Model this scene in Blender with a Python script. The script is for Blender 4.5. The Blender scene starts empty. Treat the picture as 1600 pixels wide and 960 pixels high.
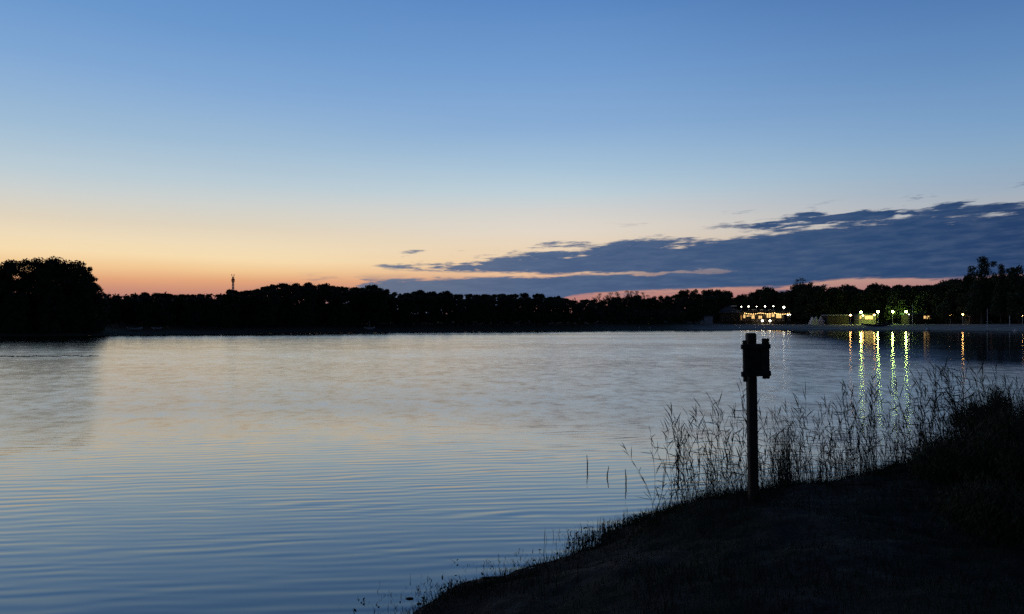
import bpy, math, random
import numpy as np
from mathutils import Vector, Matrix, Euler
from mathutils.bvhtree import BVHTree

S = bpy.context.scene
COL = S.collection
rnd = random.Random(11)
R = math.radians

# ------------------------------------------------------------------ camera
EYE = 2.2            # eye height above the water, metres
F = 1156.0           # focal length in photo pixels
HZ = 509.0           # photo row of the true horizon
cam = bpy.data.cameras.new('camera')
cam.lens = 26.0; cam.sensor_width = 36.0; cam.sensor_fit = 'HORIZONTAL'
cam.shift_y = (HZ - 480.0) / 1600.0
cam.clip_start = 0.05; cam.clip_end = 6000
camo = bpy.data.objects.new('camera', cam); COL.objects.link(camo)
camo.location = (0, 0, EYE); camo.rotation_euler = (R(90), 0, 0)
S.camera = camo
S.view_settings.view_transform = 'Standard'; S.view_settings.look = 'None'
S.view_settings.exposure = 0.0; S.view_settings.gamma = 1.0
S.view_settings.use_curve_mapping = False
S.render.engine = 'CYCLES'
S.cycles.max_bounces = 5; S.cycles.diffuse_bounces = 2; S.cycles.glossy_bounces = 3
S.cycles.transparent_max_bounces = 4
S.cycles.sample_clamp_indirect = 6.0
S.cycles.blur_glossy = 0.0
S.cycles.use_denoising = False; S.cycles.use_adaptive_sampling = False
S.cycles.light_sampling_threshold = 0.0

# ------------------------------------------------------------------ node helper
def lin(c):
    return tuple(((v/255)/12.92 if v/255 <= .04045 else ((v/255+.055)/1.055)**2.4) for v in c)

class NG:
    def __init__(s, tree): s.t = tree; s.n = tree.nodes; s.l = tree.links
    def node(s, typ, **kw):
        n = s.n.new(typ)
        for k, v in kw.items(): setattr(n, k, v)
        return n
    def put(s, sock, v):
        if hasattr(v, 'is_output'): s.l.new(v, sock)
        else: sock.default_value = v
    def m(s, op, a, b=None, c=None, clamp=False):
        n = s.node('ShaderNodeMath', operation=op, use_clamp=clamp)
        for i, v in enumerate((a, b, c)):
            if v is not None: s.put(n.inputs[i], v)
        return n.outputs[0]
    def v(s, op, a, b=None):
        n = s.node('ShaderNodeVectorMath', operation=op)
        s.put(n.inputs[0], a)
        if b is not None: s.put(n.inputs[3 if op == 'SCALE' else 1], b)
        return n.outputs[1] if op in ('LENGTH', 'DOT_PRODUCT') else n.outputs[0]
    def xyz(s, x, y, z):
        n = s.node('ShaderNodeCombineXYZ')
        for i, q in enumerate((x, y, z)): s.put(n.inputs[i], q)
        return n.outputs[0]
    def sep(s, a):
        n = s.node('ShaderNodeSeparateXYZ'); s.put(n.inputs[0], a); return n.outputs
    def noise(s, vec, scale=1.0, detail=2.0, rough=.5, dist=0.0):
        n = s.node('ShaderNodeTexNoise'); s.put(n.inputs['Vector'], vec)
        s.put(n.inputs['Scale'], scale); s.put(n.inputs['Detail'], detail)
        s.put(n.inputs['Roughness'], rough); s.put(n.inputs['Distortion'], dist)
        return n.outputs[0]
    def sstep(s, x, a, b):
        n = s.node('ShaderNodeMapRange', interpolation_type='SMOOTHSTEP')
        s.put(n.inputs['Value'], x); s.put(n.inputs['From Min'], a); s.put(n.inputs['From Max'], b)
        return n.outputs[0]
    def curve(s, x, x0, x1, pts):
        """piecewise linear y(x) by a colour ramp of greys; y in 0..1"""
        n = s.node('ShaderNodeValToRGB'); n.color_ramp.interpolation = 'LINEAR'
        s.put(n.inputs[0], s.m('DIVIDE', s.m('SUBTRACT', x, x0), x1 - x0, clamp=True))
        s.fill(n, [((p - x0)/(x1 - x0), (q, q, q)) for p, q in pts])
        return n.outputs[0]
    def fill(s, n, stops):
        e = n.color_ramp.elements
        while len(e) > 1: e.remove(e[-1])
        e[0].position = stops[0][0]; e[0].color = (*stops[0][1], 1)
        for p, c in stops[1:]:
            k = e.new(p); k.color = (*c, 1)
    def ramp(s, x, x0, x1, stops, inter='EASE'):
        n = s.node('ShaderNodeValToRGB'); n.color_ramp.interpolation = inter
        s.put(n.inputs[0], s.m('DIVIDE', s.m('SUBTRACT', x, x0), x1 - x0, clamp=True))
        s.fill(n, [((p - x0)/(x1 - x0), lin(c)) for p, c in stops])
        return n.outputs[0]
    def mix(s, f, a, b, mode='MIX'):
        n = s.node('ShaderNodeMix', data_type='RGBA', blend_type=mode)
        s.put(n.inputs[0], f); s.put(n.inputs[6], a if hasattr(a, 'is_output') else (*a, 1))
        s.put(n.inputs[7], b if hasattr(b, 'is_output') else (*b, 1))
        return n.outputs[2]

def el_of(y):                      # elevation in degrees of a photo row (at the picture's middle column)
    return math.degrees(math.atan((HZ - y)/F))
def az_of(x):
    return math.degrees(math.atan((x - 800)/F))
def EL(x, y):
    u = (x-800)/F
    return math.degrees(math.atan((HZ-y)/F/math.sqrt(1+u*u)))

# ------------------------------------------------------------------ world: dusk sky
SUN_AZ = -30.0      # degrees right of straight ahead: the sun has set behind the left of the far shore
W = bpy.data.worlds.new('World'); S.world = W; W.use_nodes = True
W.node_tree.nodes.clear()
g = NG(W.node_tree)
dirv = g.node('ShaderNodeTexCoord').outputs['Generated']
dx, dy, dz = g.sep(dirv)
az = g.m('MULTIPLY', g.m('ARCTAN2', dx, dy), 57.29578)
el = g.m('MULTIPLY', g.m('ARCSINE', dz), 57.29578)
off = g.m('ABSOLUTE', g.m('WRAP', g.m('SUBTRACT', az, SUN_AZ), -180.0, 180.0))
# soft uneven edges of the colour bands
bandn = g.noise(g.xyz(g.m('MULTIPLY', az, .035), g.m('MULTIPLY', el, .25), 0.0), 1.0, 3.0)
elw = g.m('ADD', el, g.m('MULTIPLY', g.m('SUBTRACT', bandn, .5), .9))
glow = g.ramp(elw, -2, 40, [(-2, (168,112,108)), (1.9, (178,124,120)), (2.7, (205,145,120)), (3.3, (226,165,123)),
      (4.0, (241,199,147)), (4.8, (246,219,174)), (5.7, (239,219,184)), (7.1, (223,211,190)), (8.8, (205,209,206)), (10.4, (185,203,213)),
      (12.9, (159,188,213)), (16.9, (129,168,212)), (20.7, (106,151,204)), (24, (95,140,196)), (29, (66,104,160)), (40, (16,28,54))], 'LINEAR')
mid = g.ramp(elw, -2, 40, [(-2, (160,108,112)), (2.2, (186,130,124)), (3.4, (220,168,138)), (4.6, (236,203,166)), (6.3, (232,212,186)),
      (7.3, (226,215,200)), (8.8, (210,210,207)), (10.2, (189,207,216)), (12.1, (166,194,216)), (14.9, (138,174,213)), (19.4, (113,156,207)),
      (23.7, (91,136,195)), (29, (62,100,156)), (40, (15,26,50))], 'LINEAR')
cool = g.ramp(elw, -2, 40, [(-2, (150,104,112)), (2.4, (160,116,122)), (3.6, (176,140,136)), (5.6, (172,166,166)), (7.7, (168,175,184)), (9, (151,171,191)),
      (10.7, (137,168,196)), (13.2, (119,157,197)), (17.2, (96,138,187)), (21, (77,120,175)), (26, (56,93,146)), (40, (10,18,38))], 'LINEAR')
back = g.ramp(el, -2, 60, [(-2, (90,102,134)), (7, (84,97,128)), (15, (34,46,72)), (30, (16,26,46)), (60, (8,14,28))], 'LINEAR')
c = g.mix(g.sstep(off, 8.0, 36.0), glow, mid)
c = g.mix(g.sstep(off, 30.0, 70.0), c, cool)
c = g.mix(g.sstep(off, 66.0, 120.0), c, back)
# overhead falls off to deep blue
# ---- clouds: a long bank over the right of the far shore
A0, A1 = -20.0, 60.0
top = g.m('MULTIPLY', g.curve(az, A0, A1, [(a, v/20) for a, v in
      [(-20, 0.0), (az_of(480), .0), (az_of(560), EL(560,437)), (az_of(620), EL(620,411)), (az_of(760), EL(760,401)), (az_of(900), EL(900,384)),
       (az_of(1050), EL(1050,373)), (az_of(1200), EL(1200,356)), (az_of(1340), EL(1340,340)), (az_of(1440), EL(1440,326)), (az_of(1600), EL(1600,318)), (48, 7.5), (60, 6)]]), 20.0)
bot = g.m('MULTIPLY', g.curve(az, A0, A1, [(a, v/20) for a, v in
      [(-20, .5), (az_of(600), .5), (az_of(850), 1.6), (az_of(890), EL(890,464)), (az_of(980), EL(980,455)), (az_of(1120), EL(1120,451)), (az_of(1230), EL(1230,449)), (az_of(1280), EL(1280,442)),
       (az_of(1330), EL(1330,436)), (az_of(1440), EL(1440,437)), (az_of(1600), EL(1600,431)), (60, 3)]]), 20.0)
n1 = g.noise(g.xyz(g.m('MULTIPLY', az, .17), g.m('MULTIPLY', g.m('SUBTRACT', el, g.m('MULTIPLY', az, .04)), 1.25), 3.1), 1.0, 6.0, .62)
n2 = g.noise(g.xyz(g.m('MULTIPLY', az, .5), g.m('MULTIPLY', g.m('SUBTRACT', el, g.m('MULTIPLY', az, .03)), 3.2), 7.7), 1.0, 5.0, .6)
nn = g.m('ADD', g.m('MULTIPLY', g.m('SUBTRACT', n1, .5), 3.6), g.m('MULTIPLY', g.m('SUBTRACT', n2, .5), 2.3))
dtop = g.m('ADD', g.m('SUBTRACT', top, el), nn)
dens = g.m('MULTIPLY', g.sstep(dtop, -.20, .50), g.sstep(g.m('ADD', g.m('SUBTRACT', el, bot), g.m('MULTIPLY', g.m('SUBTRACT', n2, .5), .5)), -.05, .16))
# the bright slit that runs through the left part of the bank
slit = g.m('ADD', g.m('MULTIPLY', az, .005), 3.93)
sd = g.m('ABSOLUTE', g.m('SUBTRACT', g.m('SUBTRACT', el, slit), g.m('MULTIPLY', g.m('SUBTRACT', n2, .5), .85)))
slw = g.m('MULTIPLY', g.curve(az, -20, 40, [(-20, .5), (az_of(600), .38), (az_of(760), .22), (az_of(930), .06), (az_of(1150), .04), (az_of(1240), .0), (40, 0)]), 1.0)
slw = g.m('SUBTRACT', slw, g.m('MULTIPLY', g.sstep(az, az_of(1100), az_of(1240)), .4))
slf = g.sstep(g.m('SUBTRACT', sd, slw), -.14, .14)
slf = g.m('MAXIMUM', slf, g.m('MULTIPLY', g.sstep(az, az_of(820), az_of(1120)), .75))
dens = g.m('MULTIPLY', dens, slf)
# torn holes near the thin left end
hole = g.sstep(g.m('ADD', n2, g.m('MULTIPLY', g.sstep(az, az_of(620), az_of(1120)), .30)), .36, .50)
hole = g.m('MAXIMUM', hole, g.sstep(el, 3.9, 3.5))
dens = g.m('MULTIPLY', dens, g.m('ADD', g.m('MULTIPLY', hole, .85), .15))
# loose shreds above the bank
sh = g.m('MULTIPLY', g.sstep(n1, .575, .67), g.m('MULTIPLY', g.sstep(g.m('SUBTRACT', el, top), 2.0, .5), g.sstep(az, az_of(830), az_of(1150))))
dens = g.m('MAXIMUM', dens, g.m('MULTIPLY', sh, .8))
# a second, torn band riding on the top edge at the right
bc = g.m('MULTIPLY', g.curve(az, A0, A1, [(a, v/20) for a, v in [(-20, EL(1130,357)), (az_of(1130), EL(1130,357)), (az_of(1300), EL(1300,345)), (az_of(1450), EL(1450,332)), (az_of(1600), EL(1600,330)), (60, 8)]]), 20.0)
bw = g.m('ADD', g.m('MULTIPLY', g.m('SUBTRACT', n1, .46), 3.4), g.m('MULTIPLY', g.sstep(az, az_of(1080), az_of(1300)), .34))
bd = g.m('SUBTRACT', bw, g.m('ABSOLUTE', g.m('ADD', g.m('SUBTRACT', el, bc), g.m('MULTIPLY', g.m('SUBTRACT', n2, .5), 1.0))))
dens = g.m('MAXIMUM', dens, g.m('MULTIPLY', g.sstep(bd, -.10, .22), g.sstep(az, az_of(1060), az_of(1180))))
# thin veil low down on the left
veil = g.m('MULTIPLY', g.m('MULTIPLY', g.sstep(n1, .47, .60), g.sstep(el, 4.1, 3.2)), g.m('MULTIPLY', g.sstep(az, az_of(350), az_of(520)), g.sstep(az, az_of(780), az_of(640))))
dens = g.m('MAXIMUM', dens, g.m('MULTIPLY', veil, .7))
ccol = g.ramp(az, -20, 45, [(-20, (120,112,132)), (az_of(600), (100,112,136)), (az_of(850), (74,95,130)), (az_of(1150), (56,82,120)), (az_of(1400), (42,70,110)), (az_of(1600), (36,62,102)), (45, (30,50,90))], 'LINEAR')
ccol = g.mix(g.m('MULTIPLY', g.m('SUBTRACT', n2, .40), 1.3, clamp=True), ccol, g.mix(.32, ccol, (.26,.33,.44)))
c = g.mix(dens, c, ccol)
sky = g.node('ShaderNodeTexSky', sky_type='NISHITA', sun_disc=False, sun_elevation=R(-4.0), sun_rotation=R(SUN_AZ), altitude=20.0)
bg = g.node('ShaderNodeBackground'); g.put(bg.inputs[0], c); bg.inputs[1].default_value = 1.0
bg2 = g.node('ShaderNodeBackground'); g.put(bg2.inputs[0], sky.outputs[0]); bg2.inputs[1].default_value = 0.02
ad = g.node('ShaderNodeAddShader'); g.l.new(bg.outputs[0], ad.inputs[0]); g.l.new(bg2.outputs[0], ad.inputs[1])
out = g.node('ShaderNodeOutputWorld'); g.l.new(ad.outputs[0], out.inputs[0])
W.cycles.sampling_method = 'MANUAL'; W.cycles.sample_map_resolution = 1024

# ------------------------------------------------------------------ materials
def mat(name, col, rough=.8, var=.35, scale=3.0, spec=.3, col2=None):
    m = bpy.data.materials.new(name); m.use_nodes = True
    q = NG(m.node_tree); b = q.n['Principled BSDF']
    pos = q.node('ShaderNodeTexCoord').outputs['Object']
    n = q.noise(pos, scale, 4.0, .6)
    c2 = col2 or tuple(v*(1-var) for v in col)
    c1 = tuple(v*(1+var*.6) for v in col) if col2 is None else col
    q.put(b.inputs['Base Color'], q.mix(q.sstep(n, .3, .7), c1, c2))
    b.inputs['Roughness'].default_value = rough
    b.inputs['Specular IOR Level'].default_value = spec
    return m
def glowmat(name, col, strength):
    m = bpy.data.materials.new(name); m.use_nodes = True
    q = NG(m.node_tree); b = q.n['Principled BSDF']
    b.inputs['Base Color'].default_value = (*[min(1, v) for v in col], 1)
    b.inputs['Emission Color'].default_value = (*col, 1)
    pos = q.node('ShaderNodeTexCoord').outputs['Object']
    n = q.noise(pos, 1.3, 2.0)
    q.put(b.inputs['Emission Strength'], q.m('MULTIPLY', strength, q.m('ADD', .6, q.m('MULTIPLY', n, .8))))
    return m
M = dict(
    needles=mat('pine_needles', (.034,.045,.026), .8, .4, .7),
    leaves=mat('broad_leaves', (.040,.054,.026), .75, .4, .7),
    bark=mat('bark', (.06,.05,.042), .9, .4, 4),
    shrub=mat('shrub_leaves', (.038,.048,.026), .75, .4, 3),
    grass=mat('grass_blades', (.036,.046,.024), .75, .45, 5),
    reed=mat('reed_stem', (.055,.052,.034), .75, .4, 6),
    sign=mat('weathered_wood', (.040,.034,.028), .85, .5, 14),
    wood=mat('dark_timber', (.07,.055,.042), .8, .35, 2),
    roof=mat('roof_felt', (.09,.10,.12), .7, .25, .8),
    pale=mat('pale_paint', (.42,.43,.44), .6, .2, 1),
    white=mat('white_plastic', (.62,.64,.66), .5, .15, 1.5),
    wall=mat('render_wall', (.34,.28,.22), .8, .25, 1),
    greenroof=mat('green_metal_roof', (.10,.16,.15), .5, .2, 1),
    canvas=mat('tan_canvas', (.46,.38,.28), .8, .2, 2),
    steel=mat('galvanised_steel', (.66,.64,.64), .5, .25, 1),
    redsteel=mat('red_painted_steel', (.50,.10,.07), .55, .25, 1),
    hull=mat('boat_hull', (.10,.12,.13), .5, .35, 1),
    weed=mat('floating_weed', (.05,.03,.022), .8, .5, 2),
)
M['lampwhite'] = glowmat('lamp_glass_lit', (1.0,.90,.68), 16)
M['lampgreen'] = glowmat('metal_halide_glass_lit', (.62,1.0,.20), 115)
M['lampamber'] = glowmat('amber_glass_lit', (1.0,.52,.16), 40)
M['bulb'] = glowmat('warm_bulb_lit', (1.0,.60,.22), 8)
M['room'] = glowmat('lit_room', (1.0,.60,.22), 1.15)
M['roomdim'] = glowmat('dim_lit_room', (1.0,.50,.18), .2)

for k_ in ('bulb', 'room', 'roomdim'): M[k_].cycles.emission_sampling = 'NONE'
# ------------------------------------------------------------------ object helpers
class MB:
    def __init__(s): s.v = []; s.f = []
    def add(s, vs, fs):
        o = len(s.v); s.v.extend([tuple(p) for p in vs]); s.f.extend([tuple(i+o for i in f) for f in fs])
    def box(s, c, size, rz=0, bev=.0, rot=None):
        hx, hy, hz = (k/2 for k in size)
        b = min(bev, hx*.4, hy*.4, hz*.4)
        mt = rot or Matrix.Rotation(rz, 3, 'Z'); c = Vector(c)
        if b <= 0:
            p = [(x,y,z) for z in (-hz,hz) for x,y in ((-hx,-hy),(hx,-hy),(hx,hy),(-hx,hy))]
            s.add([c + mt @ Vector(q) for q in p], [(0,3,2,1),(4,5,6,7),(0,1,5,4),(1,2,6,5),(2,3,7,6),(3,0,4,7)]); return
        rings = []
        for z, i in ((-hz, b), (-hz+b, 0), (hz-b, 0), (hz, b)):
            x, y = hx-i, hy-i; k = b
            rings.append([(x-k,-y,z),(x,-y+k,z),(x,y-k,z),(x-k,y,z),(-x+k,y,z),(-x,y-k,z),(-x,-y+k,z),(-x+k,-y,z)])
        vs = [c + mt @ Vector(q) for r in rings for q in r]; fs = [tuple(range(7,-1,-1)), tuple(range(24,32))]
        for j in range(3):
            for i in range(8): fs.append((j*8+i, j*8+(i+1)%8, j*8+8+(i+1)%8, j*8+8+i))
        s.add(vs, fs)
    def tube(s, pts, rads, n=6, cap=True):
        pts = [Vector(p) for p in pts]; o = len(s.v); vs = []; fs = []
        for i, p in enumerate(pts):
            t = (pts[min(i+1, len(pts)-1)] - pts[max(i-1, 0)]).normalized()
            a = t.cross(Vector((0,1,0)) if abs(t.y) < .9 else Vector((1,0,0))).normalized(); b = t.cross(a)
            for k in range(n):
                w = 2*math.pi*k/n; vs.append(p + (a*math.cos(w) + b*math.sin(w))*rads[i])
        for i in range(len(pts)-1):
            for k in range(n): fs.append((i*n+k, i*n+(k+1)%n, (i+1)*n+(k+1)%n, (i+1)*n+k))
        if cap: fs += [tuple(range(n-1,-1,-1)), tuple((len(pts)-1)*n+k for k in range(n))]
        s.add(vs, fs)
    def lathe(s, c, prof, n=12):
        c = Vector(c); vs = []; fs = []
        for r, z in prof:
            for k in range(n):
                w = 2*math.pi*k/n; vs.append(c + Vector((r*math.cos(w), r*math.sin(w), z)))
        for i in range(len(prof)-1):
            for k in range(n): fs.append((i*n+k, i*n+(k+1)%n, (i+1)*n+(k+1)%n, (i+1)*n+k))
        fs += [tuple(range(n-1,-1,-1)), tuple((len(prof)-1)*n+k for k in range(n))]
        s.add(vs, fs)
    def ball(s, c, r, n=10):
        s.lathe(c, [(r*math.sin(a), -r*math.cos(a)) for a in [math.pi*k/7 for k in range(1, 7)]], n)
    def build(s, name, m, parent=None, smooth=False):
        me = bpy.data.meshes.new(name); me.from_pydata(s.v, [], s.f); me.materials.append(m)
        if smooth: me.polygons.foreach_set('use_smooth', [True]*len(me.polygons))
        me.update()
        o = bpy.data.objects.new(name, me); COL.objects.link(o)
        if parent: o.parent = parent
        return o
def tag(o, label=None, cat=None, group=None, kind=None):
    for k, v in (('label', label), ('category', cat), ('group', group), ('kind', kind)):
        if v: o[k] = v
    return o
def empty(name, loc, label, cat, group=None, rz=0):
    o = bpy.data.objects.new(name, None); COL.objects.link(o); o.location = loc; o.rotation_euler.z = rz
    o.empty_display_size = .2
    return tag(o, label, cat, group)
def copy_tree(o):
    c_ = o.copy(); COL.objects.link(c_)
    for ch in o.children:
        d = ch.copy(); COL.objects.link(d); d.parent = c_
        for gch in ch.children:
            e = gch.copy(); COL.objects.link(e); e.parent = d
    return c_
def at(x, y, d): return Vector(((x-800)/F*d, d, EYE + (HZ-y)/F*d))
def interp(x, pts):
    return float(np.interp(x, [p[0] for p in pts], [p[1] for p in pts]))

# ------------------------------------------------------------------ lake
SHORE = [(-500,112),(-200,138),(0,152),(120,160),(160,166),(175,170),(300,182),(560,231),(800,268),(1000,318),(1200,338),(1330,330),(1400,318),(1500,272),(1600,242),(1750,215),(2000,170)]
def D(x): return interp(x, SHORE)
mb = MB(); mb.add([(-900,-120,0),(900,-120,0),(900,900,0),(-900,900,0)], [(0,1,2,3)])
wm = bpy.data.materials.new('lake_water'); wm.use_nodes = True
q = NG(wm.node_tree); b = q.n['Principled BSDF']
pos = q.node('ShaderNodeNewGeometry').outputs['Position']
px, py, pz = q.sep(pos)
r = q.v('LENGTH', q.xyz(px, py, 0.0))
# long low ripples running in to the near bank; their crests lie nearly across, a little turned
ra = R(7)
rx = q.m('ADD', q.m('MULTIPLY', px, math.cos(ra)), q.m('MULTIPLY', py, math.sin(ra)))
ry = q.m('SUBTRACT', q.m('MULTIPLY', py, math.cos(ra)), q.m('MULTIPLY', px, math.sin(ra)))
patch = q.noise(q.xyz(q.m('MULTIPLY', px, .05), q.m('MULTIPLY', py, .09), 0.0), 1.0, 3.0, .55)
patch2 = q.noise(q.xyz(q.m('MULTIPLY', px, .012), q.m('MULTIPLY', py, .03), 4.0), 1.0, 3.0, .6)
def train(deg, wl, cross, seed):     # a train of low waves, phase and height wandering
    ca, sa = math.cos(R(deg)), math.sin(R(deg))
    ux = q.m('ADD', q.m('MULTIPLY', px, ca), q.m('MULTIPLY', py, sa)); uy = q.m('SUBTRACT', q.m('MULTIPLY', py, ca), q.m('MULTIPLY', px, sa))
    wob = q.noise(q.xyz(q.m('MULTIPLY', ux, .45), q.m('MULTIPLY', uy, 1.1), seed), 1.0, 2.0, .55)
    ph = q.m('ADD', q.m('MULTIPLY', uy, 6.28318/wl), q.m('MULTIPLY', wob, 15.0))
    env = q.noise(q.xyz(q.m('MULTIPLY', ux, cross), q.m('MULTIPLY', uy, 1.6), seed+3.3), 1.0, 1.0, .5)
    return q.m('MULTIPLY', q.m('SINE', ph), q.m('MULTIPLY', env, env))
nA2 = q.noise(q.xyz(q.m('MULTIPLY', rx, .9), q.m('MULTIPLY', ry, 7.0), 9.0), 1.0, 1.0, .5, .15)
tA = q.m('ADD', q.m('MULTIPLY', train(11, .25, .55, 1.0), .080), q.m('MULTIPLY', train(4, .155, 1.0, 5.0), .055))
wA = q.m('MULTIPLY', q.m('ADD', tA, q.m('MULTIPLY', q.m('SUBTRACT', nA2, .5), .055)), q.m('ADD', .35, q.m('MULTIPLY', patch, 1.2)))
# short chop further out
far = q.sstep(q.m('ADD', r, q.m('MULTIPLY', q.m('SUBTRACT', patch, .5), 12.0)), 9.5, 22.0)
nB = q.noise(q.xyz(q.m('MULTIPLY', rx, 2.8), q.m('MULTIPLY', ry, 2.1), 2.0), 1.0, 2.0, .6, .3)
nB2 = q.noise(q.xyz(q.m('MULTIPLY', rx, .9), q.m('MULTIPLY', ry, .65), 6.0), 1.0, 2.0, .6, .3)
nB3 = q.noise(q.xyz(q.m('MULTIPLY', rx, .25), q.m('MULTIPLY', ry, .2), 8.0), 1.0, 2.0, .6, .3)
nC = q.noise(q.xyz(q.m('MULTIPLY', rx, 2.0), q.m('MULTIPLY', ry, 2.6), 5.0), 1.0, 2.0, .55)
farther = q.sstep(r, 20.0, 60.0)
chop = q.m('MULTIPLY', far, q.m('ADD', .055, q.m('MULTIPLY', patch2, .11)))
bsum = q.m('ADD', q.m('SUBTRACT', nB, .5), q.m('ADD', q.m('MULTIPLY', q.m('SUBTRACT', nB2, .5), .9), q.m('MULTIPLY', q.m('MULTIPLY', q.m('SUBTRACT', nB3, .5), farther), .9)))
wA = q.m('MULTIPLY', wA, q.m('SUBTRACT', 1.0, q.m('MULTIPLY', far, .8)))
ty = q.m('ADD', wA, q.m('MULTIPLY', bsum, chop))
tx = q.m('ADD', q.m('MULTIPLY', q.m('SUBTRACT', nC, .5), q.m('MULTIPLY', chop, .18)), q.m('MULTIPLY', wA, -.1))
# calm lee water under the right-hand beach
calm = q.m('MULTIPLY', q.sstep(q.m('SUBTRACT', px, q.m('MULTIPLY', py, .34)), 0.0, 16.0), q.sstep(q.m('ADD', r, q.m('MULTIPLY', q.m('SUBTRACT', patch2, .5), 60.0)), 30.0, 62.0))
keep = q.m('SUBTRACT', 1.0, q.m('MULTIPLY', calm, .85))
nrm = q.v('NORMALIZE', q.xyz(q.m('MULTIPLY', tx, keep), q.m('MULTIPLY', ty, keep), 1.0))
# unresolved wavelets
rg = q.m('ADD', .06, q.m('MULTIPLY', far, q.m('ADD', .075, q.m('MULTIPLY', patch2, .12))))
rg = q.m('MULTIPLY', rg, q.m('SUBTRACT', 1.0, q.m('MULTIPLY', calm, .45)))
b.inputs['Base Color'].default_value = (.012,.018,.024,1)
b.inputs['Specular IOR Level'].default_value = 0.0; b.inputs['IOR'].default_value = 1.0
gl = q.node('ShaderNodeBsdfGlossy', distribution='BECKMANN'); q.put(gl.inputs['Color'], (1,.985,.95,1))
gl.inputs['Anisotropy'].default_value = .38; q.put(gl.inputs['Tangent'], q.xyz(1.0,0.0,0.0)); q.put(gl.inputs['Roughness'], rg); q.put(gl.inputs['Normal'], nrm)
lw = q.node('ShaderNodeLayerWeight'); lw.inputs['Blend'].default_value = .5; q.put(lw.inputs['Normal'], q.xyz(0.0,0.0,1.0))
fz = q.m('POWER', lw.outputs['Facing'], 3.0)
mx = q.node('ShaderNodeMixShader'); q.put(mx.inputs[0], fz); q.l.new(b.outputs[0], mx.inputs[1]); q.l.new(gl.outputs[0], mx.inputs[2])
q.l.new(mx.outputs[0], q.n['Material Output'].inputs[0])
lake = mb.build('water', wm); tag(lake, kind='structure')

# ------------------------------------------------------------------ far terrain
CX, CY = 20.0, 120.0
ring = [(-70,-14,0),(-120,8,0),(-142,55,0)]
for x in list(range(-450, 2001, 25)):
    ring.append(((x-800)/F*D(x), D(x), x))
ring += [(205,120,2100),(150,85,2200),(95,58,2300),(52,36,2400)]
offs = [-5, 0, 2, 5, 10, 20, 35, 60, 90, 140, 250, 600, 1800]
def prof(x, o):
    gen = [-.9, 0, .35, .7, 1.1, 1.9, 3.0, 4.5, 6.5, 8.5, 10, 12, 16]
    gra = [-.9, 0, .4, .8, 1.3, 2.5, 3.2, 4.0, 5.5, 7.5, 10, 12, 16]
    bea = [-.5, 0, .10, .35, .8, 1.5, 2.2, 2.8, 3.2, 3.6, 5, 8, 14]
    hil = [-.9, 0, .4, .9, 1.5, 2.5, 4.5, 8.0, 11, 12, 12, 13, 16]
    wb = min(1, max(0, (x-1060)/60)); wg = max(0, min(1, (x-580)/60)) * (1-wb)
    wh = max(0, 1-abs(x-490)/110) * (1-wg)
    return (1-wb-wg-wh)*gen[o] + wg*gra[o] + wb*bea[o] + wh*hil[o]
vs, fs = [], []
for (X, Y, x) in ring:
    d_ = Vector((X-CX, Y-CY, 0)); L = d_.length; d_.normalize()
    for k, o in enumerate(offs):
        j = 0 if k < 2 else rnd.uniform(-.08, .08)*min(1, o/15)
        vs.append((CX+d_.x*(L+o), CY+d_.y*(L+o), prof(x, k) + j))
K = len(offs)
for i in range(len(ring)-1):
    for k in range(K-1): fs.append((i*K+k, i*K+k+1, (i+1)*K+k+1, (i+1)*K+k))
mb = MB(); mb.add(vs, fs)
tm = bpy.data.materials.new('far_ground'); tm.use_nodes = True
q = NG(tm.node_tree); b = q.n['Principled BSDF']
pos = q.node('ShaderNodeNewGeometry').outputs['Position']; px, py, pz = q.sep(pos)
n = q.noise(q.xyz(q.m('MULTIPLY', px, .03), q.m('MULTIPLY', py, .18), 0.0), 1.0, 5.0, .6)
sand = q.mix(q.sstep(n, .38, .62), (.26,.25,.24), (.50,.47,.44))
wet = q.sstep(pz, .05, .7)
sand = q.mix(wet, (.05,.05,.05), sand)
gr = q.mix(n, (.035,.045,.025), (.07,.08,.045))
isb = q.m('MULTIPLY', q.sstep(q.m('SUBTRACT', px, q.m('MULTIPLY', py, .20)), 0.0, 25.0), q.sstep(pz, 3.2, 2.7))
q.put(b.inputs['Base Color'], q.mix(isb, gr, sand)); b.inputs['Roughness'].default_value = .95
terr = mb.build('terrain', tm, smooth=True); tag(terr, kind='structure')
BVH = BVHTree.FromPolygons([Vector(v) for v in vs], fs)
def gz(X, Y):
    h = BVH.ray_cast(Vector((X, Y, 200)), Vector((0,0,-1)))
    return h[0].z if h[0] else 0.0
# lake bed and land under everything out to the horizon
mb = MB(); mb.add([(-5000,-5000,-1.2),(5000,-5000,-1.2),(5000,5000,-1.2),(-5000,5000,-1.2)], [(0,1,2,3)])
tag(mb.build('ground', tm), kind='structure')

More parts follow.
